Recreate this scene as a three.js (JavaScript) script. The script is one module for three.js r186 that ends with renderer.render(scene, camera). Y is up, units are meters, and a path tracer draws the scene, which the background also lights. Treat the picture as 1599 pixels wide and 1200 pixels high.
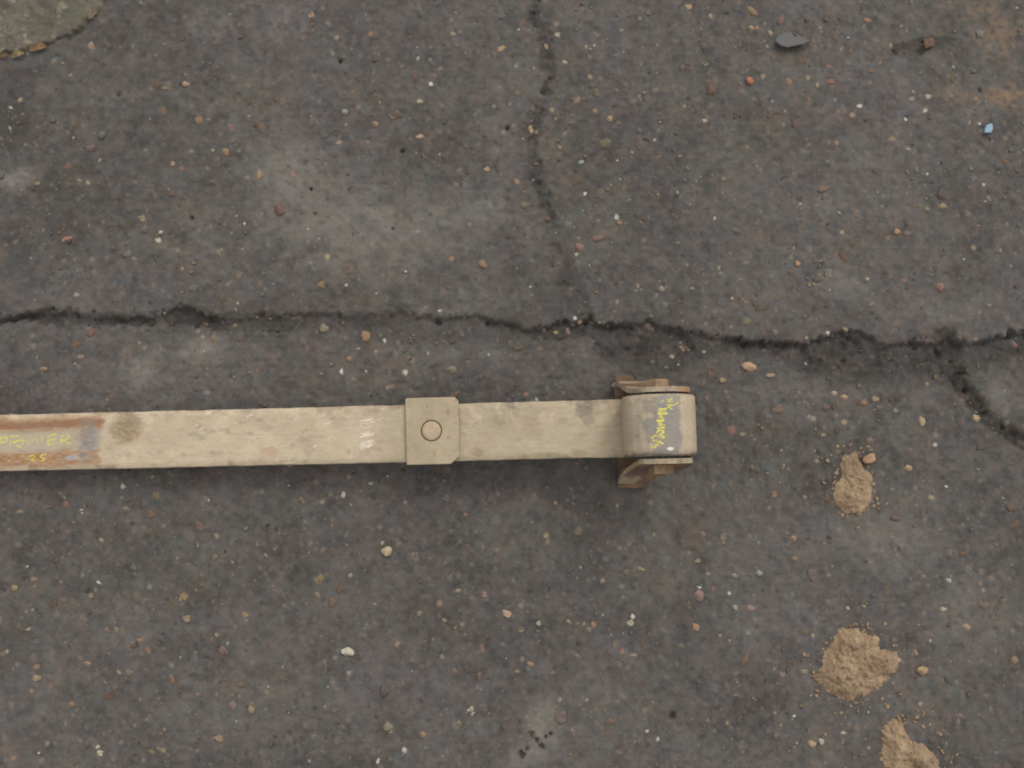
import * as THREE from 'three';
import { mergeGeometries, mergeVertices, toCreasedNormals } from 'three/addons/utils/BufferGeometryUtils.js';

// ---------------------------------------------------------------- camera, sky, sun, exposure
const scene = new THREE.Scene();
const TILT = 5 * Math.PI / 180, DIST = 1.33;
const camera = new THREE.PerspectiveCamera(44.7, 4 / 3, 0.05, 200);
camera.position.set(0, DIST * Math.cos(TILT), DIST * Math.sin(TILT));
camera.lookAt(0, 0, 0);
camera.updateMatrixWorld(true);
camera.focus = 1.08; camera.userData.fStop = 3.2;          // focused a little short, hand-held softness

const SUN_DIR = new THREE.Vector3(0.40, 0.80, -0.72).normalize();   // weak sun behind cloud, upper right of the picture
{
  const w = 256, h = 128, d = new Float32Array(w * h * 4), v = new THREE.Vector3();
  for (let j = 0; j < h; j++) for (let i = 0; i < w; i++) {
    const th = Math.PI * (j + 0.5) / h - Math.PI / 2, ph = 2 * Math.PI * (i + 0.5) / w;   // row 0 = down
    v.set(-Math.cos(th) * Math.cos(ph), Math.sin(th), -Math.cos(th) * Math.sin(ph));
    const up = Math.max(0, v.y), c = Math.max(0, v.dot(SUN_DIR));
    const cl = 0.06 * Math.sin(v.x * 5 + 2 * v.z) * Math.sin(v.z * 7 - v.x * 3 + 1);
    const L = (0.50 + 0.42 * up + 0.85 * Math.pow(c, 3)) * (1 + cl);
    const o = (j * w + i) * 4;
    d[o] = L * 1.0; d[o + 1] = L * 0.985; d[o + 2] = L * 0.965; d[o + 3] = 1;
  }
  const sky = new THREE.DataTexture(d, w, h, THREE.RGBAFormat, THREE.FloatType);
  sky.mapping = THREE.EquirectangularReflectionMapping; sky.magFilter = THREE.LinearFilter; sky.minFilter = THREE.LinearFilter; sky.needsUpdate = true;
  scene.background = sky; scene.environment = sky;
}
const sun = new THREE.DirectionalLight(new THREE.Color(1.0, 0.96, 0.9), 1.4);
sun.position.copy(SUN_DIR).multiplyScalar(6); sun.castShadow = true; sun.shadow.radius = 34; sun.shadow.mapSize.set(2048, 2048);
Object.assign(sun.shadow.camera, { left: -1.5, right: 1.5, top: 1.5, bottom: -1.5, near: 0.5, far: 15 });
scene.add(sun, sun.target);
const renderer = new THREE.WebGLRenderer({ antialias: true });
renderer.setSize(1024, 768);
renderer.toneMapping = THREE.LinearToneMapping;
renderer.toneMappingExposure = 1.22;
renderer.shadowMap.enabled = true; renderer.shadowMap.type = THREE.PCFSoftShadowMap;

// ---------------------------------------------------------------- helpers
const clamp = (x, a = 0, b = 1) => Math.min(b, Math.max(a, x)), mix = (a, b, t) => a + (b - a) * t;
const sst = (a, b, x) => { const t = clamp((x - a) / (b - a)); return t * t * (3 - 2 * t); };
function rng(seed) { let s = seed >>> 0; return () => { s = (s + 0x6d2b79f5) | 0; let t = Math.imul(s ^ (s >>> 15), 1 | s); t = (t + Math.imul(t ^ (t >>> 7), 61 | t)) ^ t; return ((t ^ (t >>> 14)) >>> 0) / 4294967296; }; }
const hsh = (x, y, s) => { let h = Math.imul(x, 374761393) ^ Math.imul(y, 668265263) ^ Math.imul(s, 1442695041); h = Math.imul(h ^ (h >>> 13), 1274126177); h ^= h >>> 16; return (h >>> 0) / 4294967296; };
function vn(x, y, s = 0) {
  const xi = Math.floor(x), yi = Math.floor(y); let fx = x - xi, fy = y - yi; fx = fx * fx * (3 - 2 * fx); fy = fy * fy * (3 - 2 * fy);
  const a = hsh(xi, yi, s), b = hsh(xi + 1, yi, s), c = hsh(xi, yi + 1, s), d = hsh(xi + 1, yi + 1, s);
  return (a + (b - a) * fx) * (1 - fy) + (c + (d - c) * fx) * fy;
}
const sn = (x, y, s) => vn(x, y, s) * 2 - 1;
function fbm(x, y, s, n = 4, g = 0.5) { let a = 1, t = 0, w = 0; for (let i = 0; i < n; i++) { t += a * sn(x, y, s + i * 17); w += a; a *= g; const nx = 1.62 * x + 1.18 * y; y = 1.62 * y - 1.18 * x; x = nx; } return t / w; }
const P = (() => {                                            // a point of the photograph (1599 x 1200) at height h above the ground
  const v = new THREE.Vector3();
  return (px, py, h = 0) => {
    v.set(px / 1599 * 2 - 1, 1 - py / 1200 * 2, 0.5).unproject(camera).sub(camera.position).normalize();
    const t = (h - camera.position.y) / v.y; return new THREE.Vector3().copy(camera.position).addScaledVector(v, t);
  };
})();
const PX = 0.00083;                                           // about one photograph pixel on the ground, in metres
const used = {};
const numbered = (n) => { const k = used[n] = (used[n] ?? -1) + 1; return k ? n + '_' + String(k).padStart(3, '0') : n; };
function tag(o, label, category, group, kind) { o.userData.label = label; if (category) o.userData.category = category; if (group) o.userData.group = group; if (kind) o.userData.kind = kind; return o; }
function mesh(name, geo, mat, parent = scene) { const m = new THREE.Mesh(geo, mat); m.name = parent === scene ? numbered(name) : name; m.castShadow = m.receiveShadow = true; parent.add(m); return m; }
function dataTex(data, w, h, srgb) { const t = new THREE.DataTexture(data, w, h, THREE.RGBAFormat, THREE.UnsignedByteType); t.magFilter = THREE.LinearFilter; t.minFilter = THREE.LinearMipmapLinearFilter; t.generateMipmaps = true; if (srgb) t.colorSpace = THREE.SRGBColorSpace; t.wrapS = t.wrapT = THREE.MirroredRepeatWrapping; t.needsUpdate = true; return t; }
const enc = (x) => { x = clamp(x); return 255 * (x <= 0.0031308 ? 12.92 * x : 1.055 * Math.pow(x, 1 / 2.4) - 0.055); };
const lin = (r, g, b) => [r, g, b].map((c) => { c /= 255; return c <= 0.04045 ? c / 12.92 : Math.pow((c + 0.055) / 1.055, 2.4); });
const ALB = 1 / 1.5;                                           // photograph's linear value -> base colour under this light
const own = (r, g, b, k = 1) => lin(r, g, b).map((c) => c * ALB * k);
// ---------------------------------------------------------------- the asphalt: heights
const toW = (list) => list.map(([x, y]) => { const p = P(x, y); return [p.x, p.z]; });
const crackN = toW([[-120, 502], [0, 497], [57, 486], [75, 482], [110, 483], [150, 491], [230, 495], [275, 479], [305, 481], [330, 494], [370, 490], [400, 488], [460, 490], [500, 487], [560, 490], [620, 483], [690, 497], [725, 492], [770, 496], [800, 504], [850, 510], [880, 503], [920, 502], [945, 507], [975, 500], [1000, 503], [1015, 495], [1030, 505], [1060, 515], [1100, 521], [1150, 527], [1200, 533], [1235, 535], [1262, 537], [1275, 528], [1310, 520], [1350, 518], [1370, 534], [1400, 538], [1430, 532], [1450, 539], [1490, 526], [1520, 534], [1560, 524], [1599, 518], [1720, 512]]);
const crackS = toW([[-120, 508], [0, 501], [80, 503], [125, 508], [175, 509], [220, 505], [255, 507], [300, 509], [330, 517], [360, 512], [400, 516], [430, 520], [500, 515], [600, 520], [690, 520], [760, 515], [850, 528], [920, 530], [950, 562], [1000, 585], [1060, 578], [1090, 560], [1150, 552], [1230, 566], [1300, 600], [1370, 598], [1420, 578], [1470, 590], [1530, 570], [1599, 556], [1720, 548]]);
const deep = [[-0.9, 6], [-0.66, 9], [-0.55, 7], [-0.42, 10], [-0.36, 8], [-0.28, 4], [-0.12, 3.5], [0.0, 5], [0.08, 8], [0.2, 9], [0.3, 8], [0.4, 11], [0.48, 9], [0.56, 7], [0.66, 8], [0.9, 8]];
const lerpAt = (L, x) => { if (x <= L[0][0]) return L[0][1]; for (let i = 1; i < L.length; i++) if (x < L[i][0]) { const t = (x - L[i - 1][0]) / (L[i][0] - L[i - 1][0]); return mix(L[i - 1][1], L[i][1], t); } return L[L.length - 1][1]; };
const sideCrack = toW([[842, -60], [838, 0], [832, 30], [852, 55], [857, 85], [858, 120], [850, 150], [836, 180], [830, 225], [834, 255], [832, 280], [846, 300], [858, 330], [870, 360], [878, 400], [884, 440], [903, 465], [915, 500]]);
const branch = toW([[1478, 535], [1484, 565], [1500, 600], [1522, 622], [1534, 642], [1552, 660], [1599, 690], [1700, 735]]);
const hollow = toW([[1404, 80], [1470, 66]]);
function distLine(L, x, z) { let b = 9, u = 0; for (let i = 1; i < L.length; i++) { const ax = L[i - 1][0], az = L[i - 1][1], dx = L[i][0] - ax, dz = L[i][1] - az; const t = clamp(((x - ax) * dx + (z - az) * dz) / (dx * dx + dz * dz)); const ex = x - ax - dx * t, ez = z - az - dz * t, d = ex * ex + ez * ez; if (d < b) { b = d; u = i - 1 + t; } } return [Math.sqrt(b), u]; }
const nearBox = (L, m) => { const xs = L.map((p) => p[0]), zs = L.map((p) => p[1]); return [Math.min(...xs) - m, Math.max(...xs) + m, Math.min(...zs) - m, Math.max(...zs) + m]; };
const sideBox = nearBox(sideCrack, 0.05), branchBox = nearBox(branch, 0.05), holBox = nearBox(hollow, 0.03);
const inBox = (b, x, z) => x > b[0] && x < b[1] && z > b[2] && z < b[3];
const pits = [[830, 1150, 7], [838, 1158, 5], [845, 1166, 6], [822, 1172, 5], [815, 1180, 7], [860, 1148, 5], [852, 1153, 4], [531, 94, 5], [444, 38, 3], [628, 236, 5], [1398, 81, 8], [1530, 141, 5], [793, 200, 5], [1050, 1118, 7], [300, 340, 4], [484, 295, 4], [613, 357, 4]].map(([x, y, r]) => { const p = P(x, y); return [p.x, p.z, r * PX]; });
{
  const R = rng(4242);
  for (let n = 0; n < 30; n++) { const x = -0.8 + 1.6 * R(), z = lerpAt(crackN, x) + (R() - 0.35) * 0.016; pits.push([x, z, 0.002 + 0.0062 * R() * R()]); }
  for (let n = 0; n < 9; n++) { const k = R() * (sideCrack.length - 1.01), i = k | 0, f = k - i; pits.push([mix(sideCrack[i][0], sideCrack[i + 1][0], f) + (R() - 0.5) * 0.012, mix(sideCrack[i][1], sideCrack[i + 1][1], f), 0.002 + 0.005 * R() * R()]); }
  for (let n = 0; n < 12; n++) { const k = R() * (branch.length - 1.01), i = k | 0, f = k - i; pits.push([mix(branch[i][0], branch[i + 1][0], f) + (R() - 0.5) * 0.03, mix(branch[i][1], branch[i + 1][1], f) + (R() - 0.5) * 0.02, 0.002 + 0.006 * R() * R()]); }
}
const pitCells = new Map(), PC = 0.025, ck = (x, z) => Math.floor(x / PC) * 4096 + Math.floor(z / PC);
for (const q of pits) { const m = q[2] * 1.5, seen = new Set(); for (let i = Math.floor((q[0] - m) / PC); i <= Math.floor((q[0] + m) / PC); i++) for (let j = Math.floor((q[1] - m) / PC); j <= Math.floor((q[1] + m) / PC); j++) { const k = i * 4096 + j; if (!pitCells.has(k)) pitCells.set(k, []); pitCells.get(k).push(q); } }
// damp dirt by the crack, plus painted shade below the bar and at left: [photo x, y, half width, half height, how much]
const dirtShadeSpots = [[60, 494, 90, 13, .9], [180, 498, 110, 16, .8], [300, 497, 90, 22, 1], [430, 503, 120, 18, .7], [600, 503, 150, 20, .6], [760, 505, 120, 16, .6], [620, 485, 30, 16, .5], [900, 516, 60, 18, .6], [1000, 545, 85, 46, 1], [1090, 535, 70, 26, .8], [1190, 542, 80, 20, .6], [1290, 560, 95, 48, 1], [1370, 565, 95, 50, 1], [1440, 562, 80, 42, 1], [1490, 552, 60, 34, .8], [1560, 550, 80, 32, .8], [1500, 590, 34, 40, .7], [1535, 640, 26, 40, .7], [1585, 680, 40, 22, .6], [852, 80, 16, 60, .7], [832, 235, 18, 50, .6], [850, 315, 20, 40, .7], [885, 430, 26, 45, .7], [1405, 82, 26, 10, .6], [90, 330, 60, 120, .3], [15, 200, 55, 75, .5], [40, 112, 80, 16, .4], [30, 380, 60, 60, .3], [420, 480, 120, 25, .3], [330, 270, 40, 60, .25], [20, 1020, 50, 80, .3], [700, 520, 200, 30, .4], [890, 770, 90, 40, .3]].map(([x, y, a, b, m]) => { const p = P(x, y); return [p.x, p.z, a * PX, b * PX, m]; });
// returns height and how much damp loose dirt lies there
const S = { h: 0, dirt: 0 };
function ground(x, z) {
  const jx = x + 0.004 * sn(x * 140, z * 140, 5), wob = 0.0070 * fbm(x * 75, z * 75, 11, 4, 0.7) + 0.0022 * sn(x * 260, z * 260, 12);
  let h = 0.0028 * fbm(x * 3.1, z * 3.1, 21, 3) + 0.0011 * fbm(x * 26, z * 26, 31, 3), dirt = 0;
  const zn = lerpAt(crackN, jx) + wob, zs = lerpAt(crackS, jx) + wob * 1.6, D = lerpAt(deep, x) * 0.00085;
  if (z > zn - 0.02) {
    const w = Math.max(0.008, zs - zn), t = (z - zn) / w, soft = vn(x * 17, 2, 43), drop = sst(-0.002, 0.004 + 0.012 * soft * soft, z - zn), cutS = 1 - sst(0.0, 0.008, z - zs) , cutP = sst(0.35, 0.7, vn(x * 21, 6, 44)) * (x < -0.28 ? 1 : 0.25);
    const rise = t > 0 ? (w > 0.03 ? sst(0.12, 1.0, t) : mix(sst(0.55, 1.3, t), sst(0.85, 1.0, t), cutP)) : 0;
    const depth = D * (0.35 + 1.1 * vn(x * 38, z * 50, 41)) * drop * (1 - rise);
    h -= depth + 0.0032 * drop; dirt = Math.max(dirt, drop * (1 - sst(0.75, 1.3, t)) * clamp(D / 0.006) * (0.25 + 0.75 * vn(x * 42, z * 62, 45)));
  }
  if (inBox(sideBox, x, z)) {
    const [d, u] = distLine(sideCrack, x + wob * 1.4, z + 0.002 * sn(x * 200, z * 200, 9)), k = 0.12 + 0.95 * sst(0.35, 0.75, vn(u * 1.1, 3, 77)), w = 0.006 + 0.006 * vn(u * 1.3, 8, 78);
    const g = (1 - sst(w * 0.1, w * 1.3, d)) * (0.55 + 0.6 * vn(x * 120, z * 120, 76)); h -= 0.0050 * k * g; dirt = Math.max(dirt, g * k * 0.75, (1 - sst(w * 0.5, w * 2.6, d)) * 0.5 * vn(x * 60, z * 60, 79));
  }
  if (inBox(branchBox, x, z)) {
    const [d, u] = distLine(branch, x + wob * 1.5, z + wob), w = u < 1.6 ? 0.024 : 0.015, g = 1 - sst(w * 0.3, w * 1.1, d);
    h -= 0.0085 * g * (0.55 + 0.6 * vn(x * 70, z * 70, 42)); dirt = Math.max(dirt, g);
  }
  if (inBox(holBox, x, z)) { const [d] = distLine(hollow, x + wob, z + wob), g = 1 - sst(0.004, 0.014, d); h -= 0.003 * g; dirt = Math.max(dirt, g * 0.4); }
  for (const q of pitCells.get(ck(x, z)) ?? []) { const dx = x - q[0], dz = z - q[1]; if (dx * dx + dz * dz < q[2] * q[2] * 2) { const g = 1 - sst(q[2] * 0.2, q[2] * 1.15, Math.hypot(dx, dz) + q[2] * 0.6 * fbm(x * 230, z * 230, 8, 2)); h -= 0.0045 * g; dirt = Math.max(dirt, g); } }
  S.h = h; S.dirt = dirt; return h;
}
const rough = (x, z) => 0.0009 * fbm(x * 105, z * 105, 51, 2) + 0.0010 * Math.pow(vn(x * 190, z * 190, 53), 2) - 0.0013 * sst(0.62, 0.9, vn(x * 120, z * 120, 57));
const groundH = (x, z) => { const h = ground(x, z); return h + rough(x, z) * (1 + 1.7 * S.dirt); };

// ---------------------------------------------------------------- the asphalt: colour and fine relief
const TX0 = -0.82, TX1 = 0.82, TZ0 = -0.66, TZ1 = 0.57, TW = 2048, TH = 1536;
const asphaltTex = (() => {
  const rgb = new Float32Array(TW * TH * 3), bmp = new Float32Array(TW * TH), sx = (TX1 - TX0) / TW, sz = (TZ1 - TZ0) / TH;
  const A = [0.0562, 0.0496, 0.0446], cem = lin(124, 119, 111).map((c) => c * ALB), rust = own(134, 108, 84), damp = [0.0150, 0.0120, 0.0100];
  // worn, cement-smeared places: [px, py, rx, ry, strength]
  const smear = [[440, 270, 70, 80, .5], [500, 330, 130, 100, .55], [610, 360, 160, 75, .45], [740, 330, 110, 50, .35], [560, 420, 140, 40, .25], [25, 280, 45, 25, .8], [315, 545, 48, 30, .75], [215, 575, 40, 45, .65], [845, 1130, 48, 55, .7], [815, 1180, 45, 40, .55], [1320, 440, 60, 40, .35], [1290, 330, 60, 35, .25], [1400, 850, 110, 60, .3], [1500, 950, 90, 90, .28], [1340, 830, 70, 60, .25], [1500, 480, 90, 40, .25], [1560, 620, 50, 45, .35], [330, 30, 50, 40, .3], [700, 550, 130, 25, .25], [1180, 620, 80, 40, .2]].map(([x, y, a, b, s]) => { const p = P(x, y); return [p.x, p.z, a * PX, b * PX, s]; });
  const rusty = [[1555, 60, 70, 55, .5], [1580, 150, 75, 32, .85], [1500, 150, 50, 25, .4], [1530, 15, 60, 25, .5], [1310, 565, 55, 25, .35], [1000, 550, 60, 35, .18], [450, 180, 50, 30, .15], [470, 480, 70, 25, .16], [940, 365, 30, 12, .3]].map(([x, y, a, b, s]) => { const p = P(x, y); return [p.x, p.z, a * PX, b * PX, s]; });
  for (let j = 0; j < TH; j++) for (let i = 0; i < TW; i++) {
    const x = TX0 + (i + 0.5) * sx, z = TZ0 + (j + 0.5) * sz, o = (j * TW + i) * 3;
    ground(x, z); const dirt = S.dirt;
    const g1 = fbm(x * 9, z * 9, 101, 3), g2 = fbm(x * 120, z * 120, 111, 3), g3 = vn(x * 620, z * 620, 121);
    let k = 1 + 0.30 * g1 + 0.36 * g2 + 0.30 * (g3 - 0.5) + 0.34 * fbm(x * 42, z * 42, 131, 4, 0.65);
    const hue = fbm(x * 60, z * 60, 141, 2);
    let r = A[0] * k * (1 + 0.13 * hue), g = A[1] * k, b = A[2] * k * (1 - 0.07 * hue + 0.08 * fbm(x * 14, z * 14, 151, 2));
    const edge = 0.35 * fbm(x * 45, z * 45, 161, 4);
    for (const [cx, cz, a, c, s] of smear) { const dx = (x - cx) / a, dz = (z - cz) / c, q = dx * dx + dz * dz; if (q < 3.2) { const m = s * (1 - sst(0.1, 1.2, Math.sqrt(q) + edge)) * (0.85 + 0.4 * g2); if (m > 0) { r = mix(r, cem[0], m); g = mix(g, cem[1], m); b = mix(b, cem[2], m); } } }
    for (const [cx, cz, a, c, s] of rusty) { const dx = (x - cx) / a, dz = (z - cz) / c, q = dx * dx + dz * dz; if (q < 3.2) { const m = s * (1 - sst(0.1, 1.1, Math.sqrt(q) + edge)) * clamp(0.6 + 1.3 * fbm(x * 150, z * 150, 171, 3)); if (m > 0) { r = mix(r, rust[0], m); g = mix(g, rust[1], m); b = mix(b, rust[2], m); } } }
    let dw = dirt; for (const [cx, cz, a, c, m] of dirtShadeSpots) { const dx = (x - cx) / a, dz = (z - cz) / c, q = dx * dx + dz * dz; if (q < 2.4) dw = Math.max(dw, m * (1 - sst(0.15, 1.1, Math.sqrt(q) + 1.3 * edge))); }  // crack dirt and the painted shade spots share the damp tint
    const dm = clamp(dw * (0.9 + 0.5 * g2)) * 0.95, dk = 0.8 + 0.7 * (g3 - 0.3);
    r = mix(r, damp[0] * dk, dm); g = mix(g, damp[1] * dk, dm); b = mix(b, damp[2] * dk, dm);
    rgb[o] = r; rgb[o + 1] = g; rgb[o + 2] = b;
    bmp[j * TW + i] = 0.5 + 0.22 * g2 + 0.24 * (g3 - 0.5);
  }
  // worn grey and dirty dark places, ragged
  { const Q = rng(505); for (let n = 0; n < 1500; n++) {
    const cx = TX0 + Q() * (TX1 - TX0), cz = TZ0 + Q() * (TZ1 - TZ0), rad = 0.0025 + 0.010 * Q() * Q(), dk = Q() < 0.55, op = (dk ? 0.5 : 0.38) * (0.3 + 0.7 * Q()), c = dk ? [0.034, 0.0292, 0.0252] : Q() < 0.5 ? own(124, 116, 108, 0.9) : own(122, 106, 98, 0.85);
    const i0 = Math.max(0, Math.floor((cx - rad - TX0) / sx)), i1 = Math.min(TW - 1, Math.ceil((cx + rad - TX0) / sx)), j0 = Math.max(0, Math.floor((cz - rad - TZ0) / sz)), j1 = Math.min(TH - 1, Math.ceil((cz + rad - TZ0) / sz));
    for (let j = j0; j <= j1; j++) for (let i = i0; i <= i1; i++) { const x = TX0 + (i + 0.5) * sx, z = TZ0 + (j + 0.5) * sz, e = Math.hypot(x - cx, z - cz) / rad; if (e > 1) continue; const m = (1 - sst(0.1, 0.95, e + 0.55 * fbm(x * 210, z * 210, 515 + n % 7, 3))) * (1 - sst(0.8, 1, e)) * op; if (m <= 0) continue; const o = (j * TW + i) * 3; for (let t = 0; t < 3; t++) rgb[o + t] = mix(rgb[o + t], c[t], m); }
  } }
  // aggregate faces in the worn surface
  const R = rng(77), pal = [[104, 96, 90], [118, 104, 94], [112, 96, 92], [128, 118, 108], [92, 88, 84], [134, 112, 96], [122, 100, 96], [106, 104, 100], [84, 78, 74], [150, 132, 110], [140, 116, 104], [160, 150, 136]].map((c) => own(...c, 0.86));
  for (let n = 0; n < 42000; n++) {
    const cx = TX0 + R() * (TX1 - TX0), cz = TZ0 + R() * (TZ1 - TZ0), big = Math.pow(R(), 4.5), rad = 0.0007 + 0.0046 * big, asp = 0.55 + 0.45 * R(), an = R() * Math.PI, ca = Math.cos(an), sa = Math.sin(an), sd = (R() * 1e6) | 0;
    let c = pal[(R() * pal.length) | 0], op = 0.16 + 0.6 * R() * R(); const kb = 0.8 + 0.4 * R() * R();
    const q = R(); if (q < 0.005) { c = own(205, 198, 182); op = 0.8; } else if (q < 0.018) { c = own(176, 152, 122); op = 0.6; } else if (q < 0.024) { c = own(166, 122, 90); op = 0.5; } else if (q < 0.07) { c = own(60, 54, 50); op = 0.6; }
    ground(cx, cz); if (S.dirt > 0.3) op *= 0.55;
    const i0 = Math.max(0, Math.floor((cx - rad - TX0) / sx)), i1 = Math.min(TW - 1, Math.ceil((cx + rad - TX0) / sx)), j0 = Math.max(0, Math.floor((cz - rad - TZ0) / sz)), j1 = Math.min(TH - 1, Math.ceil((cz + rad - TZ0) / sz));
    for (let j = j0; j <= j1; j++) for (let i = i0; i <= i1; i++) {
      const dx = TX0 + (i + 0.5) * sx - cx, dz = TZ0 + (j + 0.5) * sz - cz, u = (dx * ca + dz * sa) / rad, v = (dz * ca - dx * sa) / (rad * asp);
      const e = Math.sqrt(u * u + v * v) + 0.28 * sn(dx * 900 + sd % 999, dz * 900, 7), m = (1 - sst(0.62, 1.0, e)) * op; if (m <= 0) continue;
      const o = (j * TW + i) * 3, gr = kb * (0.86 + 0.28 * hsh(i, j, 3)); for (let t = 0; t < 3; t++) rgb[o + t] = mix(rgb[o + t], c[t] * gr, m);
      bmp[j * TW + i] = mix(bmp[j * TW + i], 0.72, m * 0.7);
    }
  }
  const C = new Uint8Array(TW * TH * 4), B = new Uint8Array(TW * TH * 4);
  for (let p = 0; p < TW * TH; p++) { for (let t = 0; t < 3; t++) C[p * 4 + t] = enc(rgb[p * 3 + t]); C[p * 4 + 3] = 255; B[p * 4] = B[p * 4 + 1] = B[p * 4 + 2] = clamp(bmp[p]) * 255; B[p * 4 + 3] = 255; }
  return { map: dataTex(C, TW, TH, true), bump: dataTex(B, TW, TH) };
})();
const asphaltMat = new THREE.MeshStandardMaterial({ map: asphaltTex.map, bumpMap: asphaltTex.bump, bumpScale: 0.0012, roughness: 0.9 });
const asphalt = (() => {
  const axis = (a, b, st) => { const r = []; for (let v = a; v < b; v += st) r.push(v); r.push(b); let d = st; for (let v = b; v < 14;) { d *= 1.45; v += d; r.push(v); } d = st; for (let v = a; v > -14;) { d *= 1.45; v -= d; r.unshift(v); } return r; };
  const X = axis(-0.80, 0.80, 0.0019), Z = axis(-0.63, 0.55, 0.0019), nx = X.length, nz = Z.length;
  const pos = new Float32Array(nx * nz * 3), uv = new Float32Array(nx * nz * 2), idx = new Uint32Array((nx - 1) * (nz - 1) * 6);
  let p = 0, q = 0, t = 0;
  for (let j = 0; j < nz; j++) for (let i = 0; i < nx; i++) {
    const x = X[i], z = Z[j]; pos[p++] = x; pos[p++] = groundH(x, z); pos[p++] = z; uv[q++] = (x - TX0) / (TX1 - TX0); uv[q++] = (z - TZ0) / (TZ1 - TZ0);
  }
  for (let j = 0; j < nz - 1; j++) for (let i = 0; i < nx - 1; i++) { const a = j * nx + i, b = a + 1, c = a + nx, d = c + 1; idx[t++] = a; idx[t++] = c; idx[t++] = b; idx[t++] = b; idx[t++] = c; idx[t++] = d; }
  const g = new THREE.BufferGeometry(); g.setAttribute('position', new THREE.BufferAttribute(pos, 3)); g.setAttribute('uv', new THREE.BufferAttribute(uv, 2)); g.setIndex(new THREE.BufferAttribute(idx, 1)); g.computeVertexNormals();
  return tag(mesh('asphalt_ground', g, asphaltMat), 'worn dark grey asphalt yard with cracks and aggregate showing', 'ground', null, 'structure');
})();

// ---------------------------------------------------------------- stones
function rockGeo(seed, detail = 1, flat = 0.6, rough_ = 0.22) {
  const g = mergeVertices(new THREE.IcosahedronGeometry(1, detail).deleteAttribute('normal').deleteAttribute('uv')), a = g.attributes.position;
  for (let i = 0; i < a.count; i++) {
    let x = a.getX(i), y = a.getY(i), z = a.getZ(i);
    const k = 1 + rough_ * (sn(x * 1.3 + seed * 7.1, y * 1.3 + z * 1.7, seed) + 0.5 * sn(x * 3.1 + z * 2, z * 2.9 - y * 2.3, seed + 5));
    a.setXYZ(i, x * k, Math.sign(y) * Math.pow(Math.abs(y), 0.8) * flat * k, z * k);
  }
  const uv = new Float32Array(a.count * 2); for (let i = 0; i < a.count; i++) { uv[2 * i] = a.getX(i) * 0.35 + seed * 0.37; uv[2 * i + 1] = a.getZ(i) * 0.35 + seed * 0.19; }
  g.setAttribute('uv', new THREE.BufferAttribute(uv, 2)); return toCreasedNormals(g, 0.75);
}
function grainTex(seed, lo, hi, f1 = 5, f2 = 21) {                  // mottled, tileable enough for pebbles
  const n = 128, C = new Uint8Array(n * n * 4);
  for (let j = 0; j < n; j++) for (let i = 0; i < n; i++) { const u = i / n, v = j / n, k = clamp(0.5 + 0.34 * fbm(u * f1, v * f1, seed, 3) + 0.3 * fbm(u * f2, v * f2, seed + 9, 2) + 0.15 * (hsh(i, j, seed) - 0.5)); for (let t = 0; t < 3; t++) C[(j * n + i) * 4 + t] = enc(mix(lo, hi, k)); C[(j * n + i) * 4 + 3] = 255; }
  return dataTex(C, n, n, true);
}
const stoneGrain = grainTex(5, 0.45, 1.0);
const rocks = [1, 2, 3, 4, 5, 6].map((s) => rockGeo(s, 2, 0.55 + 0.06 * (s % 3), 0.34));
const finerocks = [11, 12, 13, 14].map((s) => rockGeo(s, 3, 0.62, 0.25));
const matCache = new Map();
function stoneMat(c) { const key = c.join(); if (!matCache.has(key)) { const m = new THREE.MeshStandardMaterial({ map: stoneGrain, roughness: 0.78 }); m.color.setRGB(...c.map((v) => v * 1.18)); matCache.set(key, m); } return matCache.get(key); }
const COL = { cream: [206, 194, 162], white: [222, 220, 210], orange: [178, 132, 96], tan: [182, 150, 112], peach: [198, 162, 130], pink: [146, 112, 100], mauve: [122, 102, 96], brown: [136, 106, 84], grey: [130, 124, 116], olive: [128, 116, 94], redorange: [168, 110, 84], yellow: [172, 154, 108] };
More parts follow.
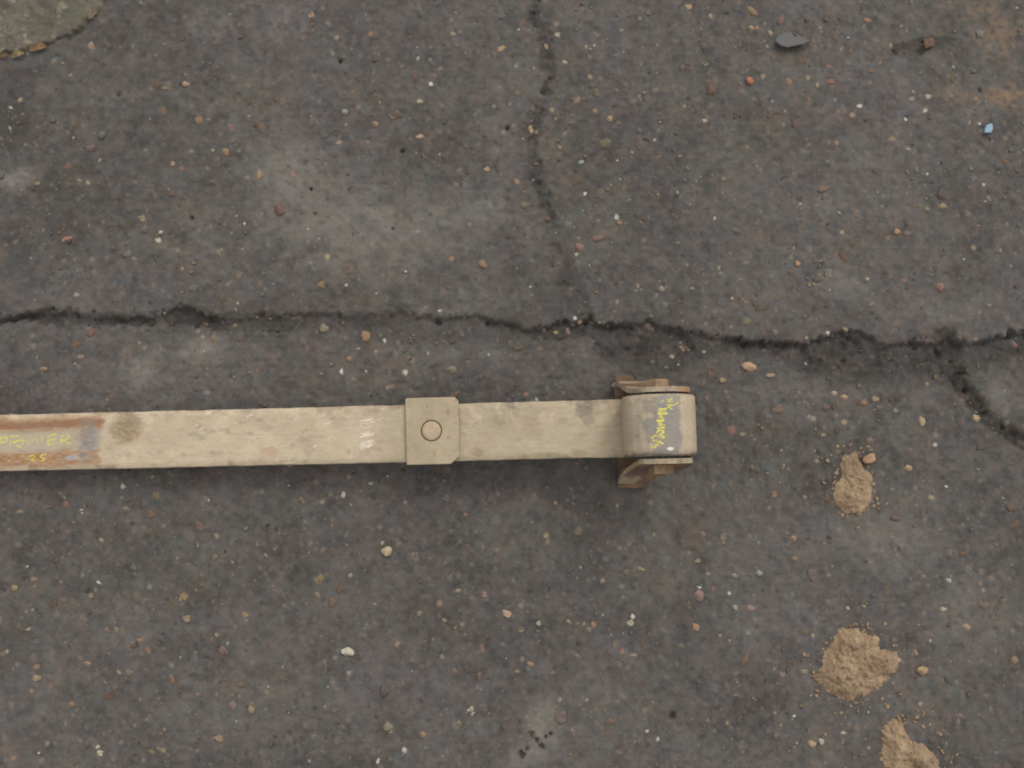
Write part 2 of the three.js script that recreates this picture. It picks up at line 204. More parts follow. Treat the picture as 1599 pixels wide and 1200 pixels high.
// [photo x, photo y, radius x, radius y in photo pixels, colour] for the stones that can be picked out in the surface
const stones = [[833, 253, 6, 5, 'cream'], [1448, 152, 6, 5, 'cream'], [707, 53, 6, 5, 'cream'], [735, 1113, 8, 9, 'cream'], [685, 943, 9, 6, 'orange'], [792, 960, 10, 6, 'peach'], [752, 1012, 8, 11, 'pink'], [600, 1077, 10, 12, 'mauve'], [605, 1136, 9, 8, 'olive'], [534, 1138, 10, 8, 'mauve'], [290, 968, 8, 7, 'tan'], [348, 1017, 9, 11, 'pink'], [200, 1050, 8, 7, 'olive'], [375, 1071, 9, 7, 'brown'], [391, 1108, 6, 7, 'tan'], [362, 1103, 8, 9, 'mauve'], [1203, 586, 8, 4, 'peach'], [1442, 658, 6, 9, 'yellow'], [1092, 930, 9, 11, 'pink'], [1088, 981, 8, 6, 'orange'], [985, 975, 8, 6, 'cream'], [1065, 1011, 8, 7, 'olive'], [953, 1128, 9, 8, 'brown'], [875, 1122, 13, 13, 'mauve'], [1187, 895, 6, 5, 'white'], [1130, 840, 7, 9, 'grey'], [1097, 835, 7, 8, 'pink'], [1022, 836, 4, 6, 'cream'], [808, 542, 11, 8, 'olive'], [842, 545, 7, 5, 'brown'], [888, 516, 7, 9, 'pink'], [868, 518, 5, 4, 'yellow'], [849, 512, 5, 5, 'orange'], [905, 502, 4, 5, 'orange'], [926, 503, 5, 4, 'pink'], [828, 202, 6, 9, 'tan'], [807, 284, 7, 5, 'tan'], [818, 319, 8, 7, 'olive'], [855, 341, 5, 4, 'redorange'], [967, 348, 5, 4, 'orange'], [933, 371, 12, 6, 'brown'], [1033, 451, 6, 6, 'cream'], [1081, 451, 5, 4, 'white'], [620, 178, 9, 9, 'brown'], [655, 213, 8, 4, 'peach'], [586, 193, 7, 6, 'tan'], [655, 158, 6, 4, 'cream'], [404, 272, 5, 9, 'tan'], [457, 272, 6, 8, 'pink'], [538, 173, 6, 5, 'white'], [1416, 365, 8, 5, 'mauve'], [1400, 362, 6, 5, 'orange'], [1245, 412, 5, 5, 'orange'], [1277, 436, 9, 5, 'brown'], [1285, 295, 12, 6, 'brown'], [1305, 224, 7, 5, 'orange'], [1354, 32, 7, 5, 'orange'], [1472, 322, 8, 6, 'tan'], [1447, 327, 5, 4, 'yellow'], [1232, 128, 7, 6, 'orange'], [1296, 128, 8, 5, 'redorange'], [1303, 614, 6, 5, 'cream'], [1319, 620, 7, 5, 'tan'], [1350, 629, 6, 6, 'orange'], [1368, 623, 7, 5, 'tan'], [1374, 636, 7, 6, 'grey'], [1527, 652, 7, 7, 'tan'], [143, 73, 7, 10, 'peach'], [283, 263, 6, 5, 'redorange'], [269, 255, 6, 5, 'peach'], [360, 199, 9, 7, 'pink'], [290, 131, 7, 5, 'peach'], [258, 138, 8, 4, 'tan'], [105, 372, 10, 4, 'redorange'], [221, 342, 8, 7, 'tan'], [247, 376, 7, 5, 'cream'], [120, 461, 5, 4, 'white'], [332, 527, 6, 8, 'tan'], [1269, 899, 11, 10, 'mauve'], [1240, 841, 6, 6, 'tan'], [1242, 873, 6, 6, 'tan'], [1269, 1162, 7, 6, 'tan'], [1284, 1160, 6, 5, 'white'], [1318, 1146, 5, 4, 'cream'], [1483, 907, 6, 4, 'white'], [1474, 952, 6, 4, 'cream'], [1368, 781, 6, 4, 'grey'], [1400, 809, 10, 5, 'pink'], [1407, 854, 6, 8, 'grey'], [1420, 731, 7, 6, 'tan'], [853, 73, 5, 5, 'peach'], [870, 55, 6, 5, 'cream'], [882, 97, 5, 4, 'cream'], [808, 147, 6, 6, 'peach'], [912, 155, 6, 6, 'brown'], [929, 173, 5, 5, 'tan'], [952, 185, 5, 6, 'tan'], [1012, 20, 6, 6, 'brown'], [1076, 11, 8, 5, 'tan'], [1100, 189, 5, 4, 'cream'], [874, 230, 5, 4, 'tan'], [889, 270, 5, 5, 'brown'], [760, 264, 6, 5, 'tan'], [710, 1050, 7, 8, 'pink'], [660, 1148, 6, 6, 'tan'], [755, 930, 7, 6, 'pink'], [495, 930, 5, 8, 'olive'], [748, 1056, 4, 9, 'brown'], [1000, 889, 5, 4, 'tan'], [927, 976, 5, 6, 'orange'], [828, 1038, 7, 5, 'tan'], [808, 1050, 6, 4, 'tan'], [841, 975, 5, 5, 'cream'], [1173, 950, 8, 6, 'pink'], [1168, 990, 7, 5, 'grey'], [1150, 950, 6, 4, 'cream'], [1130, 845, 5, 6, 'tan'], [1090, 877, 6, 4, 'yellow'], [1148, 900, 6, 5, 'white'], [1040, 606, 4, 4, 'pink'], [1104, 622, 5, 6, 'pink'], [1190, 520, 5, 7, 'pink'], [1128, 594, 6, 5, 'tan'], [1050, 557, 5, 4, 'cream'], [1000, 100, 5, 4, 'tan'], [1257, 1050, 8, 4, 'cream'], [1222, 1055, 6, 5, 'mauve'], [1500, 1120, 9, 7, 'mauve'], [1548, 1110, 5, 10, 'grey'], [1585, 1030, 7, 8, 'peach'], [1510, 980, 8, 6, 'peach'], [1533, 700, 6, 5, 'grey'], [1360, 688, 7, 7, 'pink'], [1215, 640, 12, 8, 'brown'], [1290, 635, 8, 7, 'pink'], [705, 577, 10, 8, 'olive'], [560, 545, 5, 4, 'tan'], [365, 508, 5, 4, 'tan'], [420, 495, 5, 4, 'orange'], [505, 512, 9, 8, 'olive'], [545, 560, 6, 5, 'orange'], [365, 586, 5, 6, 'tan'], [170, 640, 6, 5, 'tan'], [67, 576, 8, 4, 'tan'], [125, 557, 7, 5, 'pink'], [30, 800, 8, 5, 'tan'], [125, 800, 8, 5, 'cream'], [195, 795, 7, 5, 'cream'], [245, 775, 6, 6, 'tan'], [338, 838, 6, 5, 'cream'], [180, 985, 6, 5, 'olive'], [235, 1176, 7, 5, 'tan'], [155, 1178, 8, 5, 'cream'], [55, 1060, 8, 6, 'tan'], [340, 1155, 9, 6, 'tan'], [110, 1100, 6, 5, 'brown'], [168, 1153, 8, 6, 'olive'], [20, 918, 6, 6, 'tan'], [270, 947, 6, 8, 'olive'], [165, 985, 6, 7, 'brown'], [135, 1037, 7, 4, 'tan'], [50, 905, 7, 5, 'peach']];
function groundPebble(px, py, rx, ry, c, geo, sink, ang, parent, name) {
  const p = P(px, py), h = ground(p.x, p.z), m = mesh(name, geo, c, parent); m.position.set(p.x, h + sink * Math.min(rx, ry) * PX, p.z); m.rotation.y = ang; m.scale.set(rx * PX, Math.min(rx, ry) * PX, ry * PX); return m;
}
{
  const R = rng(9);
  stones.forEach(([x, y, rx, ry, c], i) => { const k = 0.5 + 0.5 * R(), v = COL[c].map((q, t) => mix([122, 114, 106][t], q, 0.74)), soft = 0.95; groundPebble(x, y, rx * soft, ry * soft, stoneMat(own(...v, Math.round(k * 4) / 4)), rocks[(R() * 6) | 0], -0.34 + 0.26 * R(), (R() - 0.5) * 0.5, asphalt, 'pebble'); });
  for (let n = 0; n < 110; n++) { const k = ['mauve', 'grey', 'olive', 'brown', 'pink', 'tan'][(R() * 6) | 0], f = Math.round((0.45 + 0.3 * R()) * 8) / 8; groundPebble(R() * 1599, R() * 1200, 6 + 6 * R(), 5 + 5 * R(), stoneMat(own(...COL[k], f)), rocks[(R() * 6) | 0], -0.36 + 0.12 * R(), R() * 6, asphalt, 'pebble'); }
  // finer grit, uncounted
  const im = [0, 1, 2].map((i) => { const m = new THREE.InstancedMesh(rocks[i], new THREE.MeshStandardMaterial({ map: stoneGrain, roughness: 0.75 }), 1500); m.name = 'grit'; m.userData.kind = 'stuff'; m.castShadow = m.receiveShadow = true; asphalt.add(m); return m; });
  const o = new THREE.Object3D(), col = new THREE.Color(), names = Object.keys(COL);
  for (const m of im) for (let n = 0; n < 1500; n++) {
    let x, z; do { x = TX0 + R() * (TX1 - TX0); z = TZ0 + R() * (TZ1 - TZ0); } while (R() > 0.12 + 1.1 * sst(0.35, 0.75, vn(x * 9, z * 9, 311)) * vn(x * 40, z * 40, 313)); const s = 0.0008 + 0.0026 * Math.pow(R(), 2.6), dens = vn(x * 5, z * 5, 301);
    const h = ground(x, z); o.position.set(x, h + s * (R() * 0.4 - 0.15), z); o.rotation.set((R() - 0.5) * 0.6, R() * 6, (R() - 0.5) * 0.6); o.scale.set(s * (0.8 + 0.7 * R()), s * 0.8, s * (0.7 + 0.4 * R())); o.updateMatrix(); m.setMatrixAt(n, o.matrix);
    const q = R(); let c, k; if (q < 0.04) { c = COL.white; k = 0.55 + 0.4 * R(); } else if (q < 0.15) { c = COL.cream; k = 0.4 + 0.35 * R(); } else if (q < 0.17) { c = COL.orange; k = 0.55; } else if (q < 0.36) { c = COL.tan; k = 0.4 + 0.3 * R(); } else { c = COL[names[6 + ((R() * 4) | 0)]]; k = 0.4 + 0.4 * R(); }
    if (dens < 0.4 && q < 0.5) k *= 0.7;
    col.setRGB(...own(...c, k)); m.setColorAt(n, col);
  }
}

// ---------------------------------------------------------------- mounds: clay lumps, the concrete patch
function mound(name, outline, o) {
  const pts = outline.map(([x, y]) => { const p = P(x, y); return new THREE.Vector2(p.x, p.z); });
  const curve = new THREE.SplineCurve([...pts, pts[0]]), N = o.n, M = o.rings, bd = curve.getSpacedPoints(N).slice(0, N);
  const c = o.centre ? (() => { const p = P(...o.centre); return new THREE.Vector2(p.x, p.z); })() : pts.reduce((a, b) => a.add(b), new THREE.Vector2()).multiplyScalar(1 / pts.length);
  const pos = [], uv = [], idx = [];
  for (let k = 0; k <= M; k++) {
    const t = k / M, f = Math.pow(t, 0.9);                      // 0 at the rim, 1 in the middle
    for (let i = 0; i < N; i++) {
      const b = bd[i], j = 1 + Math.pow(1 - t, 5) * (o.edge * fbm(b.x * o.ef, b.y * o.ef, o.seed, 3) + o.edge * 0.5 * sn(b.x * o.ef * 4, b.y * o.ef * 4, o.seed + 3));
      const x = c.x + (b.x - c.x) * (1 - f) * j, z = c.y + (b.y - c.y) * (1 - f) * j, R = Math.hypot(b.x - c.x, b.y - c.y), e = f * R;
      let h = o.h * Math.sqrt(sst(0, o.shoulder, e)) * (0.70 + 0.62 * fbm(x * o.lf, z * o.lf, o.seed + 5, 3)) + sst(0, o.shoulder * 0.5, e) * (o.cr * (fbm(x * o.cf, z * o.cf, o.seed + 9, 3) - 0.5 * sst(0.7, 0.9, vn(x * o.cf * 0.7, z * o.cf * 0.7, o.seed + 14))));
      const y = ground(x, z) + (k === 0 ? -0.003 : h); pos.push(x, y, z); uv.push((x - TX0) / o.ts, (z - TZ0) / o.ts);
    }
  }
  for (let k = 0; k < M; k++) for (let i = 0; i < N; i++) { const a = k * N + i, b = k * N + (i + 1) % N, d = a + N, e = b + N; idx.push(a, d, b, b, d, e); }
  const g = new THREE.BufferGeometry(); g.setAttribute('position', new THREE.Float32BufferAttribute(pos, 3)); g.setAttribute('uv', new THREE.Float32BufferAttribute(uv, 2)); g.setIndex(idx); g.computeVertexNormals();
  if (g.attributes.normal.getY(N * (M >> 1)) < 0) { g.setIndex(g.index.array.length ? Array.from(g.index.array).reverse() : []); g.computeVertexNormals(); }
  return mesh(name, g, o.mat);
}
function dirtTex(seed, cols, size, metres, extra, grain = 1) {
  const C = new Uint8Array(size * size * 4), f = metres;
  for (let j = 0; j < size; j++) for (let i = 0; i < size; i++) {
    const x = (i + 0.5) / size * f, z = (j + 0.5) / size * f, a = clamp(0.5 + 0.65 * fbm(x * 70, z * 70, seed, 4)), g = 1 + grain * (0.3 * fbm(x * 420, z * 420, seed + 7, 2) + 0.22 * (hsh(i, j, seed) - 0.5));
    let c = cols[0].map((v, t) => mix(v, cols[1][t], a) * g); if (extra) c = extra(c, x, z);
    for (let t = 0; t < 3; t++) C[(j * size + i) * 4 + t] = enc(c[t]); C[(j * size + i) * 4 + 3] = 255;
  }
  return dataTex(C, size, size, true);
}
const clayMat = new THREE.MeshStandardMaterial({ map: dirtTex(61, [own(124, 102, 79), own(168, 144, 116)], 512, 0.25), roughness: 0.95 });
const clay = { mat: clayMat, n: 300, rings: 60, ts: 0.25, h: 0.012, shoulder: 0.026, edge: 0.11, ef: 90, lf: 55, cr: 0.0028, cf: 210 };
tag(mound('clay_lump', [[1316, 714], [1325, 708], [1338, 710], [1345, 722], [1352, 731], [1361, 735], [1365, 755], [1361, 780], [1352, 796], [1338, 805], [1320, 803], [1308, 791], [1301, 775], [1304, 758], [1314, 745], [1313, 728]], { ...clay, seed: 3, centre: [1333, 765] }), 'tall narrow tan clay lump lying to the right of the steel spring end', 'clay lump', 'tan clay lumps on the asphalt');
tag(mound('clay_lump', [[1328, 980], [1342, 983], [1354, 987], [1372, 998], [1378, 1012], [1394, 1016], [1405, 1028], [1407, 1048], [1391, 1058], [1378, 1075], [1347, 1090], [1325, 1098], [1303, 1090], [1284, 1070], [1268, 1058], [1281, 1049], [1288, 1024], [1299, 998], [1315, 983]], { ...clay, seed: 8, h: 0.015, centre: [1334, 1040] }), 'widest round tan clay lump, between the narrow lump and the cut-off one', 'clay lump', 'tan clay lumps on the asphalt');
tag(mound('clay_lump', [[1391, 1122], [1405, 1120], [1413, 1138], [1424, 1158], [1442, 1165], [1460, 1178], [1469, 1196], [1471, 1215], [1452, 1240], [1425, 1245], [1395, 1230], [1378, 1205], [1379, 1180], [1376, 1150], [1383, 1132]], { ...clay, seed: 15, h: 0.016, centre: [1420, 1192] }), 'tan clay lump with a pointed top, cut off by the bottom edge', 'clay lump', 'tan clay lumps on the asphalt');
{ // crumbs round the lumps
  const R = rng(31), n = 420, m = new THREE.InstancedMesh(rocks[3], clayMat, n), o = new THREE.Object3D(), cs = [[1334, 758, 34, 52], [1338, 1040, 66, 62], [1424, 1190, 52, 70]];
  for (let i = 0; i < n; i++) { const q = cs[i % 3], a = R() * 6.283, d = 0.85 + 0.75 * R() * R(), p = P(q[0] + q[2] * d * Math.cos(a), q[1] + q[3] * d * Math.sin(a)), s = 0.0007 + 0.0024 * Math.pow(R(), 3); o.position.set(p.x, ground(p.x, p.z) + s * 0.3, p.z); o.rotation.set(R(), R() * 6, R()); o.scale.set(s, s * 0.8, s); o.updateMatrix(); m.setMatrixAt(i, o.matrix); }
  m.name = 'clay_crumbs'; m.castShadow = m.receiveShadow = true; scene.add(m); tag(m, 'fine tan clay crumbs scattered round the clay lumps', 'crumbs', null, 'stuff');
}
const mossMat = new THREE.MeshStandardMaterial({ map: dirtTex(83, [own(80, 76, 66), own(112, 105, 92)], 512, 0.4, (c, x, z) => { const m = sst(0.05, 0.45, fbm(x * 38, z * 38, 401, 4)) * 0.36, w = sst(0.28, 0.6, fbm(x * 95, z * 95, 421, 3)) * 0.4, a = own(86, 92, 62), b = own(168, 158, 132); return c.map((v, t) => mix(mix(v, a[t], m), b[t], w)); }), roughness: 0.95 });
tag(mound('concrete_patch', [[-260, -190], [-60, -210], [90, -170], [172, -70], [168, -10], [160, 16], [152, 30], [138, 36], [126, 50], [112, 58], [75, 69], [40, 80], [20, 84], [0, 88], [-60, 104], [-160, 128], [-270, 120], [-330, 0]], { mat: mossMat, n: 520, rings: 110, ts: 0.4, h: 0.0075, shoulder: 0.006, edge: 0.032, ef: 48, lf: 25, cr: 0.0016, cf: 170, seed: 41, centre: [-60, -40] }), 'mossy greenish grey concrete patch at the upper left corner', 'concrete patch', null, 'structure');

// ---------------------------------------------------------------- loose things
function loose(name, px, py, rx, ry, col, geo, lift, ang, label, cat) { const m = groundPebble(px, py, rx, ry, stoneMat(own(...col)), geo, lift, ang, scene, name); tag(m, label, cat); return m; }
loose('stone', 604, 861, 9, 9, [178, 162, 130], finerocks[0], 0.35, 0.4, 'cream flint stone on the asphalt below the long flat steel bar', 'stone');
loose('stone', 543, 1018, 7, 10, [198, 190, 170], finerocks[1], 0.35, 1.2, 'whitish stone standing alone low on the asphalt, left of centre', 'stone');
loose('stone', 1170, 573, 13, 7, [186, 152, 122], finerocks[2], 0.35, -0.25, 'peach flat stone just right of the spring eye, under the long crack', 'stone');
loose('stone', 1357, 717, 11, 9, [176, 140, 108], finerocks[3], 0.55, 0.2, 'peach stone touching the top of the narrow clay lump', 'stone');
loose('stone', 1440, 1047, 9, 7, [168, 142, 104], finerocks[1], 0.6, 0.3, 'tan stone just right of the widest clay lump', 'stone');
loose('stone', 160, 212, 7, 7, [98, 100, 94], finerocks[0], 0.5, 0.3, 'round dark grey pebble below the mossy concrete patch', 'stone');
loose('stone', 1170, 127, 6, 7, [176, 118, 80], finerocks[2], 0.75, 0.9, 'rust coloured knobbly stone below the dark flat scrap', 'stone');
{
  const shape = (pts) => { const q = pts.map(([x, y]) => P(x, y)), c = q.reduce((a, b) => a.add(b), new THREE.Vector3()).multiplyScalar(1 / pts.length), s = new THREE.Shape(); pts.forEach(([x, y], i) => { const p = P(x, y); i ? s.lineTo(p.x - c.x, -(p.z - c.z)) : s.moveTo(p.x - c.x, -(p.z - c.z)); }); return [s, c]; };
  const plate = (name, pts, thick, bev, mat, lift, rx, rz, hole) => {
    const [s, c] = shape(pts); if (hole) { const h = new THREE.Path(); hole.forEach(([x, y], i) => { const p = P(x, y); i ? h.lineTo(p.x - c.x, -(p.z - c.z)) : h.moveTo(p.x - c.x, -(p.z - c.z)); }); s.holes.push(h); }
    const g = new THREE.ExtrudeGeometry(s, { depth: thick, bevelEnabled: true, bevelSize: bev, bevelThickness: bev, bevelOffset: -bev, bevelSegments: 2 }); g.rotateX(-Math.PI / 2);
    const u = g.attributes.uv; for (let i = 0; i < u.count; i++) u.setXY(i, u.getX(i) * 18, u.getY(i) * 18);
    const m = mesh(name, g, mat); m.position.set(c.x, ground(c.x, c.z) + lift, c.z); m.rotation.set(rx, 0, rz); return m;
  };
  const dark = new THREE.MeshStandardMaterial({ map: grainTex(15, 0.050, 0.064), roughness: 0.7 });
  tag(plate('scrap', [[1208, 68], [1212, 60], [1224, 52], [1236, 53], [1250, 62], [1262, 70], [1250, 75], [1226, 80], [1217, 77]], 0.0018, 0.0005, dark, 0.0062, -0.26, 0.04, [[1234, 55], [1237, 54], [1243, 61], [1240, 63]]), 'thin dark grey flat scrap with a slot, tilted on the upper right asphalt', 'scrap');
  const blue = new THREE.MeshStandardMaterial({ map: grainTex(25, 0.75, 1), color: new THREE.Color().setRGB(...own(140, 172, 196, 1.0)), roughness: 0.4 });
  tag(plate('plastic_chip', [[1536, 198], [1545, 195], [1547, 203], [1544, 209], [1533, 210], [1533, 205]], 0.003, 0.0008, blue, 0.003, 0.1, -0.2), 'pale blue plastic chip near the right edge', 'plastic chip');
  // a curled rusty flake
  const fl = new THREE.CylinderGeometry(0.011, 0.009, 0.019, 18, 4, true, 0.2, 2.2), fp = fl.attributes.position; for (let i = 0; i < fp.count; i++) fp.setXYZ(i, fp.getX(i) * (1 + 0.2 * sn(fp.getY(i) * 200, i, 3)), fp.getY(i), fp.getZ(i) * 0.45); fl.rotateZ(Math.PI / 2); fl.computeVertexNormals();
  const fm = new THREE.MeshStandardMaterial({ map: dirtTex(95, [own(72, 60, 50), own(120, 92, 70)], 128, 0.1), roughness: 0.9, side: THREE.DoubleSide }), f = mesh('rusty_flake', fl, fm), p = P(1446, 76); f.position.set(p.x, ground(p.x, p.z) + 0.0035, p.z); f.rotation.set(-1.0, 0.55, 0.1); f.scale.setScalar(1.25);
  tag(f, 'curled rusty brown flake right of the dark flat scrap', 'flake');
  // dry leaf bits caught under the edge of the concrete patch
  const leafCols = [[134, 100, 70], [146, 128, 86], [136, 104, 76], [148, 122, 80]], leafLabels = ['orange brown leaf bit at the left end of the concrete patch edge', 'yellowish leaf bit second from the left under the concrete patch edge', 'orange leaf bit in the middle of the concrete patch edge', 'tan leaf bit at the upper right corner of the concrete patch'];
  [[8, 89, 10, 0.25], [30, 87, 13, 0.2], [62, 76, 16, 0.25], [147, 25, 11, 0.75]].forEach(([x, y, r, a], i) => {
    const g = new THREE.PlaneGeometry(2 * r * PX, 0.75 * r * PX, 12, 6), q = g.attributes.position; for (let k = 0; k < q.count; k++) { const u = q.getX(k) / (r * PX), v = q.getY(k); q.setXYZ(k, q.getX(k), v * Math.sqrt(Math.max(0.02, 1 - u * u * 0.96)) * (1 + 0.3 * sn(u * 5, v * 900, i)), 0.002 * Math.sin(u * 2 + i) + 0.0015 * sn(u * 4, v * 600, i + 4) + v * v * 60); } g.rotateX(-Math.PI / 2); g.computeVertexNormals();
    const m = new THREE.MeshStandardMaterial({ map: stoneGrain, side: THREE.DoubleSide, roughness: 0.85 }); m.color.setRGB(...own(...leafCols[i], 1.15)); const l = mesh('dry_leaf', g, m), w = P(x, y); l.position.set(w.x, ground(w.x, w.z) + 0.0045, w.z); l.rotation.set(0.25, a, 0); tag(l, leafLabels[i], 'leaf', 'dry leaf bits along the concrete patch');
  });
}

// ---------------------------------------------------------------- the leaf spring
const EYE_R = 0.0478, LEAF = 0.013, H_EYE = 0.100;                      // outer radius of the eye, leaf thickness, axis height
const eyeW = P(1029, 666, H_EYE), farW = P(0, 692, 0.032);
const spring = new THREE.Group(); spring.name = numbered('leaf_spring'); spring.position.set(eyeW.x, 0, eyeW.z); scene.add(spring);
spring.rotation.y = Math.atan2(-(eyeW.z - farW.z), eyeW.x - farW.x); spring.updateMatrixWorld(true);
tag(spring, 'long mud-coated steel leaf spring with eye, lying across the cracked asphalt', 'leaf spring');
const LP = (px, py, h) => spring.worldToLocal(P(px, py, h));
const XL = LP(0, 692, 0.032).x, XC = -0.030;
const H_CREASE = H_EYE - EYE_R + LEAF;                                  // top of the leaf where it meets the eye
const topH = (x) => { const t = clamp((x - XL) / (XC - XL)); return 0.031 + (H_CREASE - 0.031) * Math.pow(t, 1.6); };
const onLeaf = (px, py) => { let h = 0.05, v; for (let i = 0; i < 5; i++) { v = LP(px, py, h); h = topH(v.x); } return v; };
const HW = (() => { let s = 0; for (const [x, a, b] of [[20, 648, 735.5], [300, 641, 728.5], [480, 635.5, 724.5], [800, 626, 716], [930, 622, 715]]) s += onLeaf(x, b).z - onLeaf(x, a).z; return s / 10; })();

// a strip swept along a path of [x, y(centre), nx, ny, s]; cross-section a rounded rectangle, edges a little uneven
function sweep(path, hw, th, cr, seed, uvOf, wob = 0.0005, wAt) {
  const sec = []; const arc = (cx, cy, a0) => { for (let k = 0; k <= 3; k++) { const a = a0 + k * Math.PI / 6; sec.push([cx + cr * Math.cos(a), cy + cr * Math.sin(a)]); } };
  const nT = 10; arc(hw - cr, th / 2 - cr, 0); for (let k = 1; k < nT; k++) sec.push([mix(hw - cr, -hw + cr, k / nT), th / 2]); arc(-hw + cr, th / 2 - cr, Math.PI / 2); arc(-hw + cr, -th / 2 + cr, Math.PI); for (let k = 1; k < 4; k++) sec.push([mix(-hw + cr, hw - cr, k / 4), -th / 2]); arc(hw - cr, -th / 2 + cr, 1.5 * Math.PI);
  const n = sec.length, pos = [], uv = [], idx = [];
  path.forEach(([x, y, nx, ny, s], i) => { const w = wAt ? wAt(s) : 1; sec.forEach(([z0, q0]) => { const z = z0 * w, side = Math.abs(z0) > hw * 0.9, e = wob * fbm(s * 90, z * 90 + q0 * 200, seed, 3) * (side ? 1.6 : 0.7), q = q0 + (q0 > 0 ? e : -e * 0.5); pos.push(x + nx * q, y + ny * q, z + (side ? Math.sign(z0) * wob * 1.4 * fbm(s * 55, q0 * 60 + (z0 > 0 ? 9 : 0), seed + 4, 3) : 0)); uv.push(...uvOf(s, z, q0)); }); });
  for (let i = 0; i < path.length - 1; i++) for (let k = 0; k < n; k++) { const a = i * n + k, b = i * n + (k + 1) % n, c = a + n, d = b + n; idx.push(a, b, c, b, d, c); }
  for (const [r, f] of [[0, 0], [path.length - 1, 1]]) { const c = pos.length / 3; pos.push(path[r][0], path[r][1], 0); uv.push(...uvOf(path[r][4], 0, 0)); for (let k = 0; k < n; k++) { const a = r * n + k, b = r * n + (k + 1) % n; f ? idx.push(c, a, b) : idx.push(c, b, a); } }
  const g = new THREE.BufferGeometry(); g.setAttribute('position', new THREE.Float32BufferAttribute(pos, 3)); g.setAttribute('uv', new THREE.Float32BufferAttribute(uv, 2)); g.setIndex(idx); return toCreasedNormals(g, 0.9);
}
// ---- painted and weathered faces of the leaf (u = along, v = across), and of the eye (u = round it)
const UX0 = -1.00, UX1 = 0.0, VW = 0.096;
const mudA = own(196, 180, 154), mudB = own(170, 153, 129), steel = own(128, 126, 124), rustC = own(152, 106, 66), rustD = own(134, 96, 74), brownMud = own(136, 116, 88), yellow = own(212, 202, 88), chalk = own(232, 226, 212, 1.1);
const mudMix = (x, z, s) => { const a = clamp(0.62 + 0.5 * fbm(x * 32, z * 46, s, 4) + 0.16 * fbm(x * 60, z * 200, s + 3, 2)), g = 1 + 0.10 * fbm(x * 300, z * 380, s + 9, 2); return mudA.map((v, t) => mix(mudB[t], v, a) * g); };
function strokeMask(w, h, draw) { const c = document.createElement('canvas'); c.width = w; c.height = h; const g = c.getContext('2d'); g.fillStyle = '#000'; g.fillRect(0, 0, w, h); g.strokeStyle = '#fff'; g.lineCap = 'round'; g.lineJoin = 'round'; draw(g); return g.getImageData(0, 0, w, h).data; }
const LW = 2048, LH = 208;
